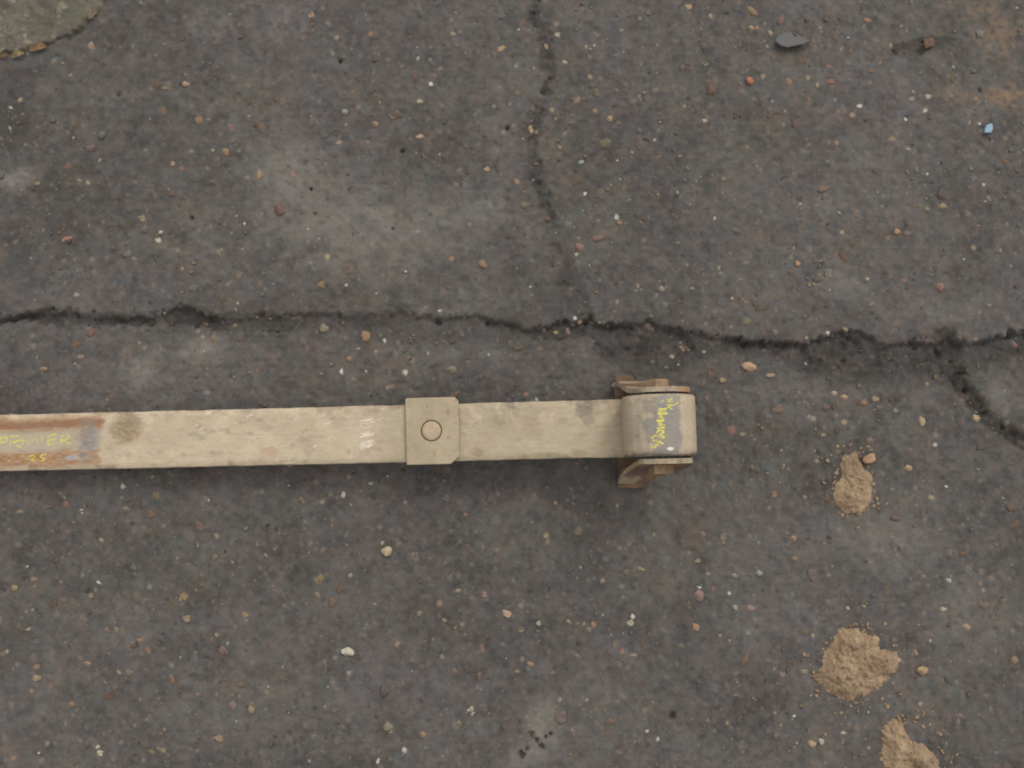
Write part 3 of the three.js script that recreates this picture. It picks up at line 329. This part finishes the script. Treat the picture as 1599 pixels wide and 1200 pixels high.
const leafTex = (() => {
  const C = new Uint8Array(LW * LH * 4), B = new Uint8Array(LW * LH * 4);
  const T = (px, py) => { const v = onLeaf(px, py); return [(v.x - UX0) / (UX1 - UX0) * LW, (v.z / VW + 0.5) * LH]; };
  const line = (g, pts, w) => { g.lineWidth = w; g.beginPath(); pts.forEach(([x, y], i) => { const q = T(x, y); i ? g.lineTo(...q) : g.moveTo(...q); }); g.stroke(); };
  const yel = strokeMask(LW, LH, (g) => {
    const L = (x, y, s, glyph) => glyph.forEach((st) => line(g, st.map(([a, b]) => [x + a * s, y + b * s]), 5));
    const gl = { P: [[[0, 12], [2, -1], [9, -2], [11, 3], [2, 6]]], R: [[[0, 12], [2, -1], [10, -2], [12, 3], [3, 6], [13, 11]]], E: [[[10, -2], [1, 0], [0, 6], [9, 4]], [[0, 6], [0, 11], [10, 9]]], M: [[[0, 11], [2, -1], [6, 7], [11, -2], [13, 10]]], I: [[[2, -1], [1, 11]]] };
    L(-2, 685, 1.25, gl.P); L(15, 684, 1.3, gl.R); L(34, 684, 0.9, gl.E); L(46, 682, 0.95, gl.M); L(64, 681, 0.95, gl.I); L(75, 681, 1.25, gl.E); L(95, 681, 1.15, gl.R);
    line(g, [[44, 714], [52, 711], [55, 714], [47, 720], [60, 719]], 4); line(g, [[72, 710], [65, 711], [64, 715], [71, 717], [66, 720]], 4);
  });
  const wht = strokeMask(LW, LH, (g) => {
    for (const [x, y, l] of [[563, 656.5, 20], [564, 661, 19], [563, 664.5, 16], [566, 668, 16], [565, 677, 13], [563, 681.5, 20], [568, 679, 16], [566, 689.5, 18], [564, 692, 20], [562, 695, 22], [562, 698, 20], [563, 700.5, 15]]) line(g, [[x, y + 1.5], [x + l * 0.5, y], [x + l, y - 2.5]], 2.6);
    line(g, [[490, 699], [497, 694]], 4);
    const Rr = rng(88); for (let n = 0; n < 70; n++) { const x = 175 + Rr() * 440, y = 640 + 45 * Rr() * Rr(), l = 4 + 12 * Rr(); g.strokeStyle = `rgba(255,255,255,${0.12 + 0.3 * Rr()})`; line(g, [[x, y], [x + l * 0.6, y - l * 0.25], [x + l, y - l * 0.5]], 1.2 + 1.6 * Rr()); } g.strokeStyle = '#fff';
    for (const [x, y] of [[262, 646], [320, 648], [385, 652], [300, 668], [310, 672], [345, 655], [460, 655], [505, 664]]) line(g, [[x, y], [x + 9, y - 4]], 2);
  });
  const smp = (m, i, j) => m[(j * LW + i) * 4] / 255;
  const cc = new Map(), at = (px, py) => { const k = px * 4096 + py; let v = cc.get(k); if (!v) cc.set(k, v = onLeaf(px, py)); return v; };
  const blob = (x, z, px, py, rx, ry, e) => { const c = at(px, py), dx = (x - c.x) / (rx * PX), dz = (z - c.z) / (ry * PX); return 1 - sst(0.55, 1.1, Math.hypot(dx, dz) + e); };
  const toneX = onLeaf(585, 676).x, b0 = onLeaf(158, 690).x, g0 = onLeaf(127, 690).x, g1 = onLeaf(147, 690).x;
  for (let j = 0; j < LH; j++) for (let i = 0; i < LW; i++) {
    const x = UX0 + (i + 0.5) / LW * (UX1 - UX0), z = ((j + 0.5) / LH - 0.5) * VW, v = z / HW, o = (j * LW + i) * 4;
    let c = mudMix(x, z, 501); const thin = sst(toneX - 0.02, toneX + 0.03, x + 0.02 * fbm(x * 30, z * 40, 503, 3)); c = c.map((q, t) => q * mix(1, [0.83, 0.83, 0.81][t], thin)); const e = 0.3 * fbm(x * 110, z * 110, 511, 4), fine = fbm(x * 160, z * 420, 521, 3);  // base colour goes darker towards the right end
    let hgt = 0.55 + 0.25 * fbm(x * 90, z * 90, 531, 3) + 0.15 * fine;
    const put = (col, m) => { m = clamp(m); for (let t = 0; t < 3; t++) c[t] = mix(c[t], col[t], m); };
    put(mudA.map((q) => q * 1.10), sst(0.1, 0.5, fbm(x * 85, z * 55, 541, 3)) * 0.5 * sst(0.2, -0.7, v));
    // scraped panel with rust bands and bare grey steel at the left
    const inP = sst(b0 + 0.004, b0 - 0.003, x + 0.006 * fbm(z * 120, x * 40, 551, 3));
    if (inP > 0) {
      const wv = v + 0.09 * fbm(x * 24, z * 40, 561, 3), up = sst(-0.95, -0.74, wv) * (1 - sst(-0.52, -0.26, wv)), lo = sst(0.22, 0.46, wv) * (1 - sst(0.74, 0.98, wv)), mid = sst(-0.5, -0.34, wv) * (1 - sst(0.24, 0.42, wv));
      put(own(172, 160, 138), mid * inP * 0.95); put(rustC, (up + lo) * inP * (0.72 + 0.5 * fine)); put(rustD, up * inP * (1 - sst(0.05, 0.18, Math.abs(wv + 0.62))) * 0.75); put(steel.map((q, t) => q * (t === 2 ? 1.15 : 1)), mid * inP * 0.35 * sst(0.0, 0.5, fbm(x * 22, z * 60, 571, 3)));
      const bx = x + 0.006 * fbm(x * 60, z * 70, 576, 3) + 0.003 * fine, band = sst(g0 - 0.004, g0 + 0.005, bx) * (1 - sst(g1 - 0.005, g1 + 0.004, bx)) * sst(-0.9, -0.66, v) * (1 - sst(0.62, 0.85, v)); put(own(128, 124, 120), band * clamp(0.62 + 0.9 * fine + 0.5 * e)); hgt -= 0.2 * inP * (up + lo);
      put(own(160, 164, 172), blob(x, z, 112, 715, 16, 5, e) * 0.7);
    }
    const spot = blob(x, z, 195, 671, 29, 31, e * 0.7); put(brownMud, spot * (0.72 + 0.5 * fbm(x * 200, z * 260, 581, 3))); hgt += 0.25 * spot;
    for (const [px, py, rx, ry, k, col] of [[797, 632, 11, 10, .75, 0], [805, 642, 8, 8, .4, 0], [912, 636, 16, 22, .85, 0], [895, 628, 16, 6, .5, 0], [918, 655, 12, 12, .5, 0], [745, 707, 18, 8, .6, 1], [850, 711, 22, 6, .5, 1], [905, 708, 15, 8, .5, 1], [830, 668, 20, 24, .28, 1], [908, 680, 12, 4, .4, 1], [378, 660, 8, 4, .45, 0], [391, 677, 7, 4, .4, 0], [482, 704, 10, 12, .2, 0], [572, 645, 10, 8, .3, 0], [570, 708, 12, 6, .25, 0], [262, 652, 8, 12, .25, 1], [240, 640, 25, 5, .25, 1]]) { const m = blob(x, z, px, py, rx, ry, e); if (m > 0) put(col ? brownMud : own(122, 112, 98), m * k * (0.75 + 0.5 * fine)); }
    put(own(120, 108, 92), sst(0.22, 0.6, fbm(x * 48, z * 90, 591, 4)) * 0.34); put(own(134, 118, 98), sst(0.25, 0.6, fbm(x * 14, z * 700, 593, 3)) * 0.22); put(own(112, 92, 74), sst(0.80, 0.99, Math.abs(v) + 0.22 * fbm(x * 70, z * 70, 595, 3)) * 0.5 * sst(0.0, 0.5, fbm(x * 40, v > 0 ? 3 : 9, 597, 3))); put(own(160, 120, 88), sst(0.42, 0.62, fbm(x * 38, z * 60, 599, 3)) * 0.3);
    const y = smp(yel, i, j) * clamp(0.62 + 1.3 * fbm(x * 210, z * 420, 601, 3)) * (x > at(36, 690).x && x < at(70, 690).x && v < 0.3 ? 0.45 : 0.9); put(yellow, y);
    const w = smp(wht, i, j); put(chalk, w * clamp(0.5 + 0.9 * fine)); hgt -= 0.2 * w;
    for (let t = 0; t < 3; t++) C[o + t] = enc(c[t]); C[o + 3] = 255; B[o] = B[o + 1] = B[o + 2] = clamp(hgt) * 255; B[o + 3] = 255;
  }
  return { map: dataTex(C, LW, LH, true), bump: dataTex(B, LW, LH) };
})();
const leafMat = new THREE.MeshStandardMaterial({ map: leafTex.map, bumpMap: leafTex.bump, bumpScale: 0.0009, roughness: 0.82 });
const leafUV = (s, z, q) => [(s - UX0) / (UX1 - UX0), z / VW + 0.5];
{
  const path = []; const x0 = XL - 0.30, n = 380;
  for (let i = 0; i <= n; i++) { const x = mix(x0, -0.012, i / n), d = (topH(x + 0.002) - topH(x - 0.002)) / 0.004, l = Math.hypot(1, d); path.push([x, topH(x) - LEAF / 2, -d / l, 1 / l, x]); }
  mesh('main_leaf', sweep(path, HW, LEAF, 0.0028, 701, leafUV), leafMat, spring);
  const p2 = [], xe = LP(752, 670, 0.05).x; for (let i = 0; i <= 160; i++) { const x = mix(x0 + 0.02, xe, i / 160), d = (topH(x + 0.002) - topH(x - 0.002)) / 0.004, l = Math.hypot(1, d); p2.push([x, topH(x) - LEAF * 1.5 - 0.0008, -d / l, 1 / l, x]); }
  const second = sweep(p2, HW - 0.001, LEAF - 0.001, 0.0028, 711, leafUV, 0.0005, (s) => 1 - 0.25 * sst(xe - 0.03, xe, s)); mesh('second_leaf', second, leafMat, spring);
}
// ---- the eye, rolled up on the end of the leaf
const eyeArc = 2 * Math.PI * EYE_R, EWp = 1024, EHp = 320;
const eyeMat = (() => {
  const C = new Uint8Array(EWp * EHp * 4), B = new Uint8Array(EWp * EHp * 4);
  const hTop = (dx) => H_EYE + Math.sqrt(Math.max(0, EYE_R * EYE_R - dx * dx));
  const at = (px, py) => { let h = H_EYE + EYE_R, v; for (let i = 0; i < 6; i++) { v = LP(px, py, h); h = hTop(clamp(v.x, -EYE_R, EYE_R)); } const a = Math.acos(clamp(v.x / EYE_R, -1, 1)); return [a, v.z]; };   // angle from +x, counter-clockwise
  const T = (px, py) => { const [a, z] = at(px, py); return [(a + Math.PI / 2) / (2 * Math.PI) * EWp, (z / VW + 0.5) * EHp]; };
  const line = (g, pts, w) => { g.lineWidth = w; g.beginPath(); pts.forEach(([x, y], i) => { const q = T(x, y); i ? g.lineTo(...q) : g.moveTo(...q); }); g.stroke(); };
  const yel = strokeMask(EWp, EHp, (g) => {      // a word brushed across the eye, reading along its width
    line(g, [[1018, 698], [1022, 699], [1027, 694], [1024, 695]], 8); line(g, [[1020, 688], [1027, 690], [1035, 693], [1026, 688]], 8); line(g, [[1018, 684], [1024, 680], [1033, 684], [1037, 683], [1030, 679], [1036, 676]], 8);
    line(g, [[1025, 676], [1031, 671], [1036, 674], [1027, 669], [1037, 668]], 8); line(g, [[1027, 664], [1037, 664], [1028, 660], [1036, 657], [1026, 657]], 8); line(g, [[1029, 652], [1036, 655], [1032, 650]], 8);
    line(g, [[1028, 647], [1041, 646], [1029, 643], [1040, 640], [1030, 639]], 9); line(g, [[1039, 638], [1050, 634], [1059, 629]], 5); line(g, [[1041, 633], [1050, 632], [1044, 636], [1050, 640]], 5); line(g, [[1032, 630], [1035, 626], [1033, 629]], 6); line(g, [[1042, 625], [1050, 622], [1043, 628], [1051, 627]], 3);
  });
  const [aL] = at(1006, 660), [aR] = at(1063, 660), [aS] = at(1047, 702);
  for (let j = 0; j < EHp; j++) for (let i = 0; i < EWp; i++) {
    const a = (i + 0.5) / EWp * 2 * Math.PI - Math.PI / 2, z = ((j + 0.5) / EHp - 0.5) * VW, s = a * EYE_R, o = (j * EWp + i) * 4, v = z / HW;
    let c = mudMix(s + 3, z, 801).map((q) => q * 0.88); const fine = fbm(s * 160, z * 300, 811, 3), e = fbm(s * 70, z * 90, 821, 3); let hgt = 0.55 + 0.25 * fbm(s * 90, z * 90, 831, 3);
    const put = (col, m) => { m = clamp(m); for (let t = 0; t < 3; t++) c[t] = mix(c[t], col[t], m); };
    const da = a + 0.16 * e, bare = sst(aR - 0.05, aR + 0.06, da) * (1 - sst(aL - 0.25, aL + 0.12, a + 0.5 * e + 0.25 * fine)) * sst(-0.98, -0.86, v + 0.1 * e); put(own(132, 127, 122), bare * (0.86 + 0.3 * fine)); hgt -= 0.2 * bare; put(own(150, 138, 112), bare * sst(0.1, 0.5, fbm(s * 55, z * 60, 841, 3)) * 0.5);
    put(yellow, yel[(j * EWp + i) * 4] / 255 * clamp(0.85 + 1.2 * fbm(s * 260, z * 400, 851, 3)));
    const sp = 1 - sst(0.5, 1.1, Math.hypot((a - aS) * EYE_R / 0.005, (z - at(1047, 701)[1]) / 0.0026) + 0.3 * e); put(chalk, sp * 0.8);
    put(own(92, 80, 66), sst(0.86, 0.97, v + 0.10 * e) * 0.75); put(brownMud, sst(0.9, 1.0, -v + 0.1 * e) * 0.3);
    for (let t = 0; t < 3; t++) C[o + t] = enc(c[t]); C[o + 3] = 255; B[o] = B[o + 1] = B[o + 2] = clamp(hgt) * 255; B[o + 3] = 255;
  }
  return new THREE.MeshStandardMaterial({ map: dataTex(C, EWp, EHp, true), bumpMap: dataTex(B, EWp, EHp), bumpScale: 0.0009, roughness: 0.72 });
})();
{
  const path = []; const n = 150, a0 = -Math.PI / 2 - 0.22, a1 = Math.PI * 1.29, r = EYE_R - LEAF / 2;
  for (let i = 0; i <= n; i++) { const a = mix(a0, a1, i / n); path.push([r * Math.cos(a), H_EYE + r * Math.sin(a), -Math.cos(a), -Math.sin(a), a]); }
  // section's "top" faces the axis, so the outer face is its bottom
  mesh('eye', sweep(path.map(([x, y, nx, ny, a]) => [x, y, -nx, -ny, a]).reverse(), HW + 0.0004, LEAF, 0.0042, 721, (a, z) => [(a + Math.PI / 2) / (2 * Math.PI), z / VW + 0.5], 0.0005), eyeMat, spring);
}
// ---- rusty metal
const rustTex = dirtTex(121, [own(98, 74, 54), own(142, 106, 74)], 512, 0.2, (c, x, z) => { const m = sst(0.0, 0.35, fbm(x * 34, z * 34, 901, 4)) * 0.8, a = own(170, 154, 128), d = sst(0.1, 0.4, fbm(x * 50, z * 50, 911, 3)) * 0.7, b = own(92, 78, 70); return c.map((v, t) => mix(mix(v, a[t], m), b[t], d)); });
const rustMat = new THREE.MeshStandardMaterial({ map: rustTex, roughness: 0.88 });
const rustDark = new THREE.MeshStandardMaterial({ map: dirtTex(181, [own(84, 65, 50), own(134, 106, 78)], 256, 0.14, (c, x, z) => { const m = sst(0.3, 0.6, fbm(x * 60, z * 60, 941, 3)) * 0.6, a = own(150, 132, 104); return c.map((v, t) => mix(v, a[t], m)); }), roughness: 0.9 });
const edgeMat = new THREE.MeshStandardMaterial({ map: dirtTex(171, [own(138, 118, 92), own(180, 168, 146)], 256, 0.12, (c, x, z) => { const m = sst(0.1, 0.4, fbm(x * 45, z * 45, 931, 3)) * 0.7, a = own(158, 112, 76); return c.map((v, t) => mix(v, a[t], m)); }), roughness: 0.75 });
const mudSteelTex = dirtTex(131, [own(160, 145, 121), own(178, 163, 136)], 512, 0.2, (c, x, z) => { const m = sst(0.25, 0.6, fbm(x * 40, z * 40, 921, 4)) * 0.3, a = own(136, 120, 98), q = sst(0.45, 0.6, fbm(x * 110, z * 110, 923, 3)) * 0.5, b = own(150, 108, 80); return c.map((v, t) => mix(mix(v, a[t], m), b[t], q)); }, 0.3);
const mudSteelMat = new THREE.MeshStandardMaterial({ map: mudSteelTex, bumpMap: mudSteelTex, bumpScale: 0.0004, roughness: 0.85 });
const rivetMat = new THREE.MeshStandardMaterial({ map: dirtTex(191, [own(160, 138, 112), own(188, 170, 141)], 256, 0.1, (c, x, z) => { const m = sst(0.15, 0.5, fbm(x * 60, z * 60, 951, 3)) * 0.4, a = own(182, 138, 102); return c.map((v, t) => mix(v, a[t], m)); }, 0.4), roughness: 0.7 });
const boltMat = new THREE.MeshStandardMaterial({ map: dirtTex(141, [own(132, 106, 80), own(168, 142, 110)], 256, 0.12), roughness: 0.8 });
const planarUV = (g, k = 5, ax = 0, bx = 2) => { const p = g.attributes.position, u = new Float32Array(p.count * 2); for (let i = 0; i < p.count; i++) { u[2 * i] = p.getComponent(i, ax) * k + 3.3; u[2 * i + 1] = (p.getComponent(i, bx) + 0.6 * p.getY(i)) * k + 3.1; } g.setAttribute('uv', new THREE.BufferAttribute(u, 2)); return g; };
// bushing and bolt
const cheekZ = 0.0425, cheekT = 0.0066;
{
  for (const sg of [-1, 1]) { const w = new THREE.CylinderGeometry(0.040, 0.040, cheekZ - HW - 0.0008, 40, 1); w.rotateX(Math.PI / 2); w.translate(0, H_EYE, sg * (cheekZ + HW) / 2); mesh('dark_gap_disc', planarUV(w), new THREE.MeshStandardMaterial({ map: dirtTex(161, [[0.022, 0.019, 0.017], [0.05, 0.042, 0.036]], 128, 0.1), roughness: 0.9 }), spring); }  // dark discs added to make the gaps beside the eye look shaded
  const ri = EYE_R - LEAF, L = HW * 2 - 0.004;
  const bush = new THREE.LatheGeometry([[0.014, -L / 2], [ri - 0.002, -L / 2], [ri - 0.0005, -L / 2 + 0.0015], [ri - 0.0005, L / 2 - 0.0015], [ri - 0.002, L / 2], [0.014, L / 2]].map((p) => new THREE.Vector2(...p)), 40); bush.rotateX(Math.PI / 2); bush.translate(0, H_EYE, 0);
  mesh('bushing', planarUV(bush), new THREE.MeshStandardMaterial({ map: dirtTex(151, [[0.03, 0.027, 0.024], [0.06, 0.052, 0.045]], 128, 0.1), roughness: 0.9 }), spring);
}
{
  const bracket = new THREE.Group(); bracket.name = 'mounting_bracket'; spring.add(bracket); bracket.userData.label = 'rusty bracket with two side plates bolted round the eye';
  const G0 = 0.003;
  const LB = [[-0.0455, 0.000], [-0.0455, 0.032], [-0.042, 0.064], [-0.036, 0.094], [-0.031, 0.113], [-0.026, 0.128], [-0.014, 0.137], [-0.002, 0.1395]], RB = [[-0.006, 0.000], [-0.003, 0.022], [0.006, 0.050], [0.017, 0.068], [0.030, 0.080], [0.0385, 0.100], [0.036, 0.122], [0.012, 0.1385]];
  const sp = (L) => new THREE.SplineCurve(L.map((p) => new THREE.Vector2(...p))), lc = sp(LB), rc = sp(RB);
  const footS = LP(990, 757, 0.008).z, footN = -LP(985, 591, 0.008).z;
  const cheek = (sg, foot) => {
    const NU = 40, NV = 24, pos = [], idx = [], at = (u, v) => { const a = lc.getPoint(u), b = rc.getPoint(u); return [mix(a.x, b.x, v), mix(a.y, b.y, v)]; };
    const off = (x, y) => { const l = (sg > 0 ? 0.24 : 0.07) * Math.max(0, 0.118 - y); return l + Math.max(0, foot - cheekZ - cheekT - (sg > 0 ? 0.0283 : 0.0083)) * (1 - sst(0.018, 0.098, y + 0.28 * (x + 0.03))); };
    for (const side of [0, 1]) for (let i = 0; i <= NU; i++) for (let j = 0; j <= NV; j++) { const [x, y] = at(i / NU, j / NV), w = 0.0004 * fbm(x * 120, y * 120, 31 + sg + side, 3); pos.push(x, y + G0, sg * (cheekZ + side * cheekT + off(x, y) + w)); }
    const n = (NU + 1) * (NV + 1), id = (s, i, j) => s * n + i * (NV + 1) + j, quad = (a, b, c, d) => idx.push(a, b, c, b, d, c);
    for (let i = 0; i < NU; i++) for (let j = 0; j < NV; j++) { quad(id(1, i, j), id(1, i, j + 1), id(1, i + 1, j), id(1, i + 1, j + 1)); quad(id(0, i, j), id(0, i + 1, j), id(0, i, j + 1), id(0, i + 1, j + 1)); }
    for (let i = 0; i < NU; i++) { quad(id(0, i, 0), id(1, i, 0), id(0, i + 1, 0), id(1, i + 1, 0)); quad(id(1, i, NV), id(0, i, NV), id(1, i + 1, NV), id(0, i + 1, NV)); }
    for (let j = 0; j < NV; j++) { quad(id(0, 0, j + 1), id(1, 0, j + 1), id(0, 0, j), id(1, 0, j)); quad(id(0, NU, j), id(1, NU, j), id(0, NU, j + 1), id(1, NU, j + 1)); }
    if (sg < 0) for (let k = 0; k < idx.length; k += 3) [idx[k + 1], idx[k + 2]] = [idx[k + 2], idx[k + 1]];
    const make = (list) => { const g = new THREE.BufferGeometry(); g.setAttribute('position', new THREE.Float32BufferAttribute(pos, 3)); g.setIndex(list); planarUV(g, 5); return toCreasedNormals(g, 0.7); }, cut = NU * NV * 12;
    mesh('side_plate', make(idx.slice(0, cut)), rustMat, bracket); mesh('plate_edge', make(idx.slice(cut)), edgeMat, bracket);
  };
  cheek(1, footS - 0.004); cheek(-1, footN - 0.004);
  // base web between the two plates, and the turned-out lip of each foot
  const box = (w, h, d, x, y, z, seg = 6) => { const g = new THREE.BoxGeometry(w, h, d, seg, 2, seg), p = g.attributes.position; for (let i = 0; i < p.count; i++) { const qx = p.getX(i) / (w / 2), qz = p.getZ(i) / (d / 2); p.setXYZ(i, p.getX(i) + 0.0006 * sn(p.getZ(i) * 150, p.getY(i) * 300, 3) - (Math.abs(p.getY(i)) > h * 0.4 && Math.abs(qx) > 0.99 ? Math.sign(qx) * 0.0008 : 0), p.getY(i), p.getZ(i) + 0.0006 * sn(p.getX(i) * 150, p.getY(i) * 300, 5) - (Math.abs(p.getY(i)) > h * 0.4 && Math.abs(qz) > 0.99 ? Math.sign(qz) * 0.0008 : 0)); } g.translate(x, y, z); return planarUV(toCreasedNormals(g, 0.6)); };
  mesh('base_web', box(0.048, 0.006, footS + footN - 0.014, -0.0217, 0.0075, (footS - footN) / 2, 10), rustDark, bracket);
  mesh('foot_lip', box(0.039, 0.005, 0.009, -0.0262, 0.0062, footS), rustDark, bracket); mesh('foot_lip', box(0.027, 0.005, 0.009, -0.0322, 0.0062, -footN), rustDark, bracket);
  const hex = (r, h) => { const s = new THREE.Shape(); for (let k = 0; k < 6; k++) { const a = k * Math.PI / 3 + 0.2; k ? s.lineTo(r * Math.cos(a), r * Math.sin(a)) : s.moveTo(r * Math.cos(a), r * Math.sin(a)); } return new THREE.ExtrudeGeometry(s, { depth: h, bevelEnabled: true, bevelSize: 0.0014, bevelThickness: 0.0014, bevelSegments: 2 }); };
  const z1 = cheekZ + cheekT, bolt = new THREE.Group(); bolt.name = 'bolt'; bracket.add(bolt);
  const shank = new THREE.CylinderGeometry(0.011, 0.011, 2 * z1 + 0.002, 24); shank.rotateX(Math.PI / 2); shank.translate(0, H_EYE + 0.003, 0); mesh('shank', planarUV(shank), boltMat, bolt);
  const head = hex(0.0145, 0.0095); head.translate(0, H_EYE + 0.003, z1 + 0.002); mesh('bolt_head', planarUV(head), boltMat, bolt);
  const nut = hex(0.0138, 0.0085); nut.rotateY(Math.PI); nut.translate(0, H_EYE + 0.003, -z1 - 0.002); mesh('nut', planarUV(nut), boltMat, bolt);
}
// ---- the rebound clip round both leaves, with its rivet
{
  const clip = new THREE.Group(); clip.name = 'rebound_clip'; spring.add(clip);
  const a = onLeaf(632, 674), b = onLeaf(720, 672), xm = (a.x + b.x) / 2, w = 0.0725, y0 = topH(xm), slope = (topH(xm + 0.02) - topH(xm - 0.02)) / 0.04, t = 0.0075;
  const c0 = LP(676, 621, y0 + t).z, c1 = LP(676, 725.5, y0 + t).z, zc = (c0 + c1) / 2, hz = (c1 - c0) / 2;
  clip.position.set(xm, y0, zc); clip.rotation.z = Math.atan(slope);
  const rv = LP(674, 673, y0 + t), rx = rv.x - xm, rz = rv.z - zc, RR = 0.0135;
  const s = new THREE.Shape(); [[-w / 2, -hz + 0.002], [-w / 2 + 0.002, -hz], [w / 2 - 0.005, -hz], [w / 2, -hz + 0.006], [w / 2, hz - 0.010], [w / 2 - 0.012, hz], [-w / 2 + 0.001, hz]].forEach(([x, z], i) => i ? s.lineTo(x, -z) : s.moveTo(x, -z));
  const hole = new THREE.Path(); hole.absarc(rx, -rz, RR + 0.0009, 0, 2 * Math.PI); s.holes.push(hole);
  const g = new THREE.ExtrudeGeometry(s, { depth: t - 0.002, bevelEnabled: true, bevelSize: 0.0012, bevelThickness: 0.001, bevelSegments: 3, bevelOffset: -0.0012, curveSegments: 40 }); g.rotateX(-Math.PI / 2); g.translate(0, 0.0014, 0); planarUV(g);
  mesh('clip_plate', g, mudSteelMat, clip);
  const strap = (sg) => { const q = new THREE.BoxGeometry(w - 0.022, 0.034, 0.0046, 12, 6, 2), p = q.attributes.position; for (let i = 0; i < p.count; i++) { const e = sg > 0 ? 0.0008 : 0.0005; p.setXYZ(i, p.getX(i) * (1 - 0.06 * (0.5 - p.getY(i) / 0.034)), p.getY(i) + e * sn(p.getX(i) * 130, 2, 3), p.getZ(i) + e * sn(p.getX(i) * 110, p.getY(i) * 110, 6)); } q.translate(-0.006, -0.0158, sg * (hz - 0.0026)); return planarUV(toCreasedNormals(q, 0.6)); };
  mesh('strap', strap(1), mudSteelMat, clip); mesh('strap', strap(-1), mudSteelMat, clip);
  const rivet = new THREE.LatheGeometry([[0, t + 0.0027], [RR * 0.45, t + 0.0026], [RR * 0.72, t + 0.0021], [RR * 0.88, t + 0.0013], [RR * 0.97, t], [RR, t - 0.002], [RR, 0.0005]].map((p) => new THREE.Vector2(...p)), 40); rivet.translate(rx, 0, rz); mesh('rivet', planarUV(rivet, 9), rivetMat, clip);
  // dried mud packed along the lower edge and in the corners beside the plate
}
renderer.render(scene, camera);
